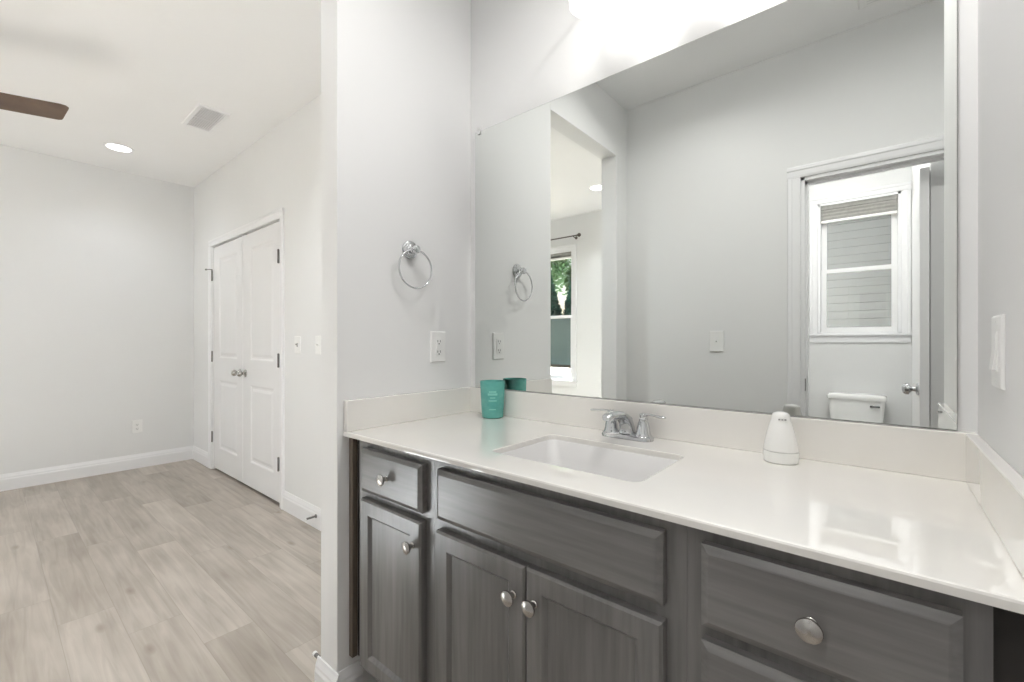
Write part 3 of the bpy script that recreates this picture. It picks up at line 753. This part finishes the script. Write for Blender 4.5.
# ------------------------------------------------------------------ door stops on the baseboards
def stop(p, d, label, ln=0.075):
    t = thing('door_stop', p, label, 'door stop')
    ax = 'X' if abs(d[0]) > 0.5 else 'Y'; s = d[0] if ax == 'X' else d[1]
    b = nb(); lathe(b, [(0.012, 0), (0.012, s * 0.003), (0.006, s * 0.010)], p, ax, 16); mesh('base', b, 'hinge', t, True)
    b = nb(); lathe(b, [(0.0055 + 0.0012 * (i % 2), s * (0.008 + (ln - 0.018) * i / 24)) for i in range(25)], p, ax, 12); mesh('spring', b, 'hinge', t, True)
    b = nb(); lathe(b, [(0.006, s * (ln - 0.012)), (0.0085, s * (ln - 0.009)), (0.0085, s * (ln - 0.002)), (0.006, s * ln)], p, ax, 14); mesh('tip', b, 'plate', t, True, 'white rubber tip')
stop((-2.742, YD - 0.014, 0.080), (0, -1), 'spring door stop on the baseboard right of the closet doors')
stop((XL - PT - 0.014, 0.731, 0.104), (-1, 0), 'white-tipped door stop on the partition end baseboard', 0.06)

# ------------------------------------------------------------------ ceiling fixtures
def downlight(x, y, label, watts, spread=125, group='bedroom recessed lights', size=0.14, col=(0.88, 0.935, 1.0)):
    t = thing('recessed_light', (x, y, ZC), label, 'ceiling light', group)
    b = nb(); lathe(b, [(0.096, 0.0), (0.096, -0.004), (0.090, -0.007), (0.078, -0.006), (0.076, -0.002)], (x, y, ZC), 'Z', 36, cap0=False, cap1=False); mesh('trim_ring', b, 'trim', t, True)
    b = nb(); lathe(b, [(0.078, -0.0015), (0.0, -0.0030)], (x, y, ZC), 'Z', 32, cap0=False, cap1=False); mesh('lens', b, 'can_lens', t)
    ld = bpy.data.lights.new('recessed_light_lamp', 'AREA'); ld.shape = 'DISK'; ld.size = size; ld.energy = watts; ld.color = col
    lo = bpy.data.objects.new('recessed_light_lamp', ld); C.objects.link(lo); lo.parent = t; lo.location = (0, 0, -0.012); ld.spread = math.radians(spread)
    return t
downlight(-4.706, 0.691, 'round recessed light in the bedroom ceiling beyond the fan blade', 0.3 * CAN_W)
downlight(-2.206, -1.374, 'round recessed light seen through the opening in the mirror', CAN_W)
downlight(-4.706, -1.374, 'round recessed light in the bedroom corner by the window wall', CAN_W)
downlight(-2.07, 0.691, 'round recessed light just past the partition', CAN_W)

downlight(-0.78, 0.50, 'unseen round recessed light added to brighten the vanity, on the bedroom side', ROOM_W, 150, 'vanity recessed lights', 0.14, (1.0, 0.985, 0.965))  # added lamp out of view, lifts the brightness of the vanity room
downlight(-0.05, 0.94, 'round recessed light in the vanity ceiling above the right end of the counter', 2.2 * ROOM_W, 170, 'vanity recessed lights', 0.09, (1.0, 0.985, 0.965))
downlight(1.10, 0.38, 'unseen round recessed light added in the passage beside the vanity', HALL_W, 180, 'vanity recessed lights', 0.08, (1.0, 0.985, 0.965))  # invented passage lamp, added for the towel ring's shadow

t = thing('air_vent', (-3.632, 0.992, ZC), 'white rectangular air vent in the bedroom ceiling', 'vent')
vx0, vx1, vy0, vy1 = -3.835, -3.430, 0.898, 1.086
b = nb(); rloft(b, 'Z', vx0, vx1, vy0, vy1, [(0, ZC), (0, ZC - 0.003), (0.004, ZC - 0.008), (0.024, ZC - 0.009), (0.026, ZC - 0.001)], False, False); mesh('frame', b, 'trim', t)
b = nb()
k = 11
for i in range(k):
    y = vy0 + 0.03 + (vy1 - vy0 - 0.06) * i / (k - 1)
    prism(b, [(y - 0.006, ZC - 0.0085), (y - 0.005, ZC - 0.0090), (y + 0.006, ZC - 0.0015), (y + 0.005, ZC - 0.0010)], 'X', vx0 + 0.025, vx1 - 0.025)
box(b, (vx0 + vx1) / 2 - 0.004, (vx0 + vx1) / 2 + 0.004, vy0 + 0.025, vy1 - 0.025, ZC - 0.0095, ZC - 0.0085)
mesh('slats', b, 'trim', t)
b = nb(); box(b, vx0 + 0.025, vx1 - 0.025, vy0 + 0.025, vy1 - 0.025, ZC - 0.0009, ZC - 0.0001); mesh('duct_shade', b, 'duct', t)  # grey sheet whose colour stands for the shade behind the slats

t = thing('exhaust_fan_grille', (0.05, 0.125, ZC), 'white square exhaust grille in the vanity ceiling, seen in the mirror', 'vent')
b = nb(); rloft(b, 'Z', -0.087, 0.185, -0.012, 0.260, [(0, ZC), (0, ZC - 0.010), (0.006, ZC - 0.018), (0.022, ZC - 0.021)], False, True); mesh('cover', b, 'plate', t)
b = nb()
for i in range(12): box(b, -0.055, 0.153, 0.02 + i * 0.018, 0.027 + i * 0.018, ZC - 0.0215, ZC - 0.0208)
mesh('slots', b, 'duct', t)

# ceiling fan
HX, HY, HZ = -3.372, -0.363, 2.33
t = thing('ceiling_fan', (HX, HY, HZ), 'dark brown ceiling fan blade near the bedroom ceiling', 'ceiling fan')
b = nb(); lathe(b, [(0.020, ZC - HZ - 0.075), (0.045, ZC - HZ - 0.060), (0.068, ZC - HZ - 0.020), (0.070, ZC - HZ - 0.0005)], (HX, HY, HZ), 'Z', 28); mesh('canopy', b, 'bronze', t, True)
b = nb(); tube(b, [(HX, HY, ZC - 0.07), (HX, HY, HZ + 0.10)], 0.0125, 14); mesh('downrod', b, 'bronze', t, True)
b = nb(); lathe(b, [(0.022, 0.135), (0.034, 0.115), (0.060, 0.100), (0.095, 0.075), (0.108, 0.045), (0.108, 0.010), (0.100, -0.012), (0.070, -0.030), (0.060, -0.055), (0.030, -0.066), (0.001, -0.067)], (HX, HY, HZ), 'Z', 36); mesh('motor_housing', b, 'bronze', t, True)
a_tip = math.atan2(0.94, 0.341)
for k in range(3):
    a = a_tip + k * 2 * PI / 3
    R = Matrix.Translation((HX, HY, HZ)) @ Matrix.Rotation(a, 4, 'Z') @ Matrix.Rotation(math.radians(-9), 4, 'X')
    b = nb()
    poly = [(0.16, -0.052), (0.19, -0.060), (0.40, -0.069), (0.662, -0.073), (0.682, -0.067), (0.688, -0.052), (0.640, 0.050), (0.632, 0.064), (0.616, 0.071), (0.40, 0.069), (0.19, 0.060), (0.16, 0.052)]
    prism(b, poly, 'Z', -0.0035, 0.0035)
    bmesh.ops.transform(b, matrix=R, verts=b.verts); bl = mesh('blade', b, 'walnut', t)
    b = nb(); prism(b, [(0.095, -0.020), (0.15, -0.014), (0.20, -0.036), (0.235, -0.030), (0.245, 0), (0.235, 0.030), (0.20, 0.036), (0.15, 0.014), (0.095, 0.020)], 'Z', 0.0036, 0.0085)
    bmesh.ops.transform(b, matrix=R, verts=b.verts); mesh('blade_bracket', b, 'bronze', bl)

# vanity light over the mirror
t = thing('vanity_light', (-0.475, YM, 2.26), 'glowing white glass vanity light above the mirror', 'wall light')
b = nb(); rloft(b, 'Y', -0.775, -0.175, 2.32, 2.42, [(0, YM + 0.0055), (0, YM - 0.012), (0.006, YM - 0.020)]); mesh('back_plate', b, 'nickel', t)
for lx in (-0.672, -0.475, -0.278):
    b = nb(); tube(b, [(lx, YM - 0.018, 2.37), (lx, YM - 0.09, 2.37), (lx, YM - 0.135, 2.36), (lx, YM - 0.146, 2.335)], 0.007, 10); lathe(b, [(0.028, 0.0), (0.030, 0.012), (0.018, 0.034), (0.008, 0.040)], (lx, YM - 0.146, 2.298), 'Z', 20); mesh('arm', b, 'nickel', t, True)
    b = nb(); lathe(b, [(0.026, 0.125), (0.036, 0.115), (0.052, 0.080), (0.060, 0.040), (0.058, 0.014), (0.046, 0.003), (0.001, 0.0)], (lx, YM - 0.146, 2.176), 'Z', 30); mesh('glass_shade', b, 'shade_glass', t, True, 'glowing frosted glass shade')

# flush ceiling light of the toilet room
def flush_light(x, y, mat, label):
    t = thing('flush_ceiling_light', (x, y, ZC), label, 'ceiling light')
    b = nb(); lathe(b, [(0.150, 0), (0.150, -0.018), (0.142, -0.024)], (x, y, ZC), 'Z', 36, cap1=False); mesh('base', b, 'nickel', t, True)
    b = nb(); lathe(b, [(0.142, -0.022), (0.138, -0.045), (0.110, -0.075), (0.060, -0.092), (0.001, -0.096)], (x, y, ZC), 'Z', 36, cap0=False); mesh('glass_dome', b, mat, t, True)
flush_light(-0.28, -0.95, 'dome_glass_toilet', 'round white flush ceiling light in the toilet room')

# ------------------------------------------------------------------ toilet
TX = -0.162
t = thing('toilet', (TX, -1.70, 0), 'white toilet tank under the small window, seen in the mirror', 'toilet')
def srect(cx, cy, hx, hy, z, p=4.0, n=36):
    return [(cx + hx * math.copysign(abs(math.cos(q)) ** (2 / p), math.cos(q)), cy + hy * math.copysign(abs(math.sin(q)) ** (2 / p), math.sin(q)), z) for q in [2 * PI * k / n for k in range(n)]]
b = nb(); loft(b, [srect(TX, -1.955, hx, hy, z, 7) for hx, hy, z in ((0.145, 0.068, 0.395), (0.158, 0.078, 0.41), (0.176, 0.090, 0.60), (0.181, 0.092, 0.712))], True, True); tk = mesh('tank', b, 'porcelain', t, True)
b = nb(); loft(b, [srect(TX, -1.953, 0.188 + d, 0.098 + d, z, 7) for d, z in ((0, 0.713), (0.004, 0.718), (0.004, 0.740), (0.0, 0.750), (-0.014, 0.757), (-0.06, 0.760))], True, True); mesh('tank_lid', b, 'porcelain', t, True)
b = nb(); lathe(b, [(0.012, 0), (0.012, 0.008), (0.008, 0.014)], (TX + 0.100, -1.866, 0.672), 'Y', 16); box(b, TX + 0.086, TX + 0.150, -1.856, -1.847, 0.664, 0.681, 0.003); mesh('flush_lever', b, 'chrome', tk, False, 'chrome flush lever')
b = nb(); loft(b, [srect(TX, cy, hx, hy, z, p) for cy, hx, hy, z, p in ((-1.70, 0.105, 0.26, 0.0, 3), (-1.70, 0.105, 0.26, 0.02, 3), (-1.70, 0.098, 0.24, 0.12, 2.6), (-1.66, 0.125, 0.26, 0.24, 2.4), (-1.63, 0.170, 0.29, 0.34, 2.2), (-1.62, 0.182, 0.30, 0.385, 2.2))], True, True)
box(b, TX - 0.13, TX + 0.13, -2.03, -1.84, 0.33, 0.396, 0.02); mesh('bowl', b, 'porcelain', t, True)
b = nb(); loft(b, [srect(TX, -1.60, 0.184 + d, 0.262 + d, z, 2.2) for d, z in ((0, 0.386), (0.003, 0.392), (0.003, 0.402), (0, 0.406))], True, True); mesh('seat', b, 'white_gloss', t, True)
b = nb(); loft(b, [srect(TX, -1.60, 0.182 + d, 0.260 + d, z, 2.2) for d, z in ((0, 0.407), (0.002, 0.412), (0.0, 0.422), (-0.02, 0.427))], True, True); mesh('seat_lid', b, 'white_gloss', t, True)

# ------------------------------------------------------------------ outdoors
b = nb()
Y0 = -4.7
k = 60
poly = [(Y0 - 0.02, -0.3)]
for i in range(k):
    z = -0.3 + i * 0.105
    poly += [(Y0 + 0.016, z), (Y0 + 0.002, z + 0.104)]
poly += [(Y0 - 0.02, -0.3 + k * 0.105)]
prism(b, poly, 'X', -3.55, 3.2)
box(b, -3.55, 3.2, Y0 - 4.0, Y0 - 0.02, -0.3, -0.3 + k * 0.105)
tags(mesh('neighbor_house', b, 'siding'), 'beige lap-sided house wall outside the toilet window, in the mirror', 'house')
# ground rises away from the house: sandy soil, then a grassy bank
prof = [(-2.2, -0.35), (-5.0, 0.0), (-8.5, 0.37), (-9.2, 0.455)]
b = nb(); loft(b, [[(x, y, z) for x in (-24, -12, -2, 8)] for y, z in prof], closed=False)
tags(mesh('ground', b, 'sand'), 'pale sandy soil outside the bedroom window', 'ground', None, 'structure')
b = nb()
gp = [(-9.2, 0.43), (-9.45, 0.90), (-9.80, 1.52), (-10.1, 2.03), (-10.4, 2.07), (-13.0, 2.08), (-24.0, 2.15)]
loft(b, [[(x, y, z + 0.03 * math.sin(x * 1.7 + y)) for x in [-30 + i * 1.0 for i in range(39)]] for y, z in gp], closed=False)
tags(mesh('hill', b, 'grass'), 'pale green bank rising behind the sandy soil', 'hill', None, 'structure')

def tree(x, y, z, h, r, mat, kind, label, seed, count):
    rnd = random.Random(seed)
    t = thing('tree', (x, y, z), label, 'tree', 'trees outside the bedroom window')
    b = nb(); tube(b, [(x, y, z - 0.2), (x + 0.05, y, z + h * 0.35), (x, y + 0.05, z + h * 0.8)], [0.16, 0.11, 0.03], 10); mesh('trunk', b, 'bark', t, True)
    b = nb()
    for i in range(count):
        if kind == 'cone':
            f = rnd.random() ** 0.7; zz = z + h * (1 - f * 0.95); rr = r * f * math.sqrt(rnd.uniform(0.2, 1))
            a = rnd.uniform(0, 2 * PI); c = Vector((x + rr * math.cos(a), y + rr * math.sin(a), zz))
        else:
            d = Vector((rnd.gauss(0, 1), rnd.gauss(0, 1), rnd.gauss(0, 1))).normalized() * rnd.uniform(0.45, 1.0)
            lump = 0.85 + 0.22 * math.sin(5 * d.x + seed) * math.cos(4 * d.z)
            c = Vector((x + d.x * r * lump, y + d.y * r * lump, z + h * 0.62 + d.z * h * 0.38 * lump))
        s = rnd.uniform(0.07, 0.15)
        u = Vector((rnd.gauss(0, 1), rnd.gauss(0, 1), rnd.gauss(0, 1))).normalized(); v = u.orthogonal().normalized()
        b.faces.new([b.verts.new(p) for p in (c - u * s, c + v * s * 0.5, c + u * s, c - v * s * 0.5)])
    mesh('crown', b, mat, t)
tree(-7.9, -12.6, 2.06, 2.2, 0.62, 'leaf_dark', 'cone', 'dark green conifer on the bank, nearest the window edge', 3, 3000)
tree(-9.35, -12.7, 2.06, 2.5, 0.66, 'leaf_dark', 'cone', 'dark green conifer on the bank, second from the window edge', 5, 3000)
tree(-10.8, -12.6, 2.06, 2.3, 0.64, 'leaf_dark', 'cone', 'dark green conifer on the bank, farthest along', 6, 3000)
tree(-9.2, -15.6, 2.1, 5.6, 1.55, 'leaf_light', 'ball', 'tall light green leafy tree behind the conifers', 8, 5200)
tree(-12.7, -15.4, 2.1, 5.2, 1.5, 'leaf_light', 'ball', 'light green leafy tree beyond the tallest one', 9, 4200)
tree(-5.8, -15.8, 2.1, 5.0, 1.5, 'leaf_light', 'ball', 'light green leafy tree standing nearest the neighbouring house', 12, 4200)
tree(-8.62, -13.9, 2.08, 3.0, 0.66, 'leaf_light', 'ball', 'small light green tree rising between two conifers', 15, 2600)
tree(-10.15, -14.0, 2.08, 2.8, 0.66, 'leaf_light', 'ball', 'small light green tree between the farther conifers', 16, 2600)
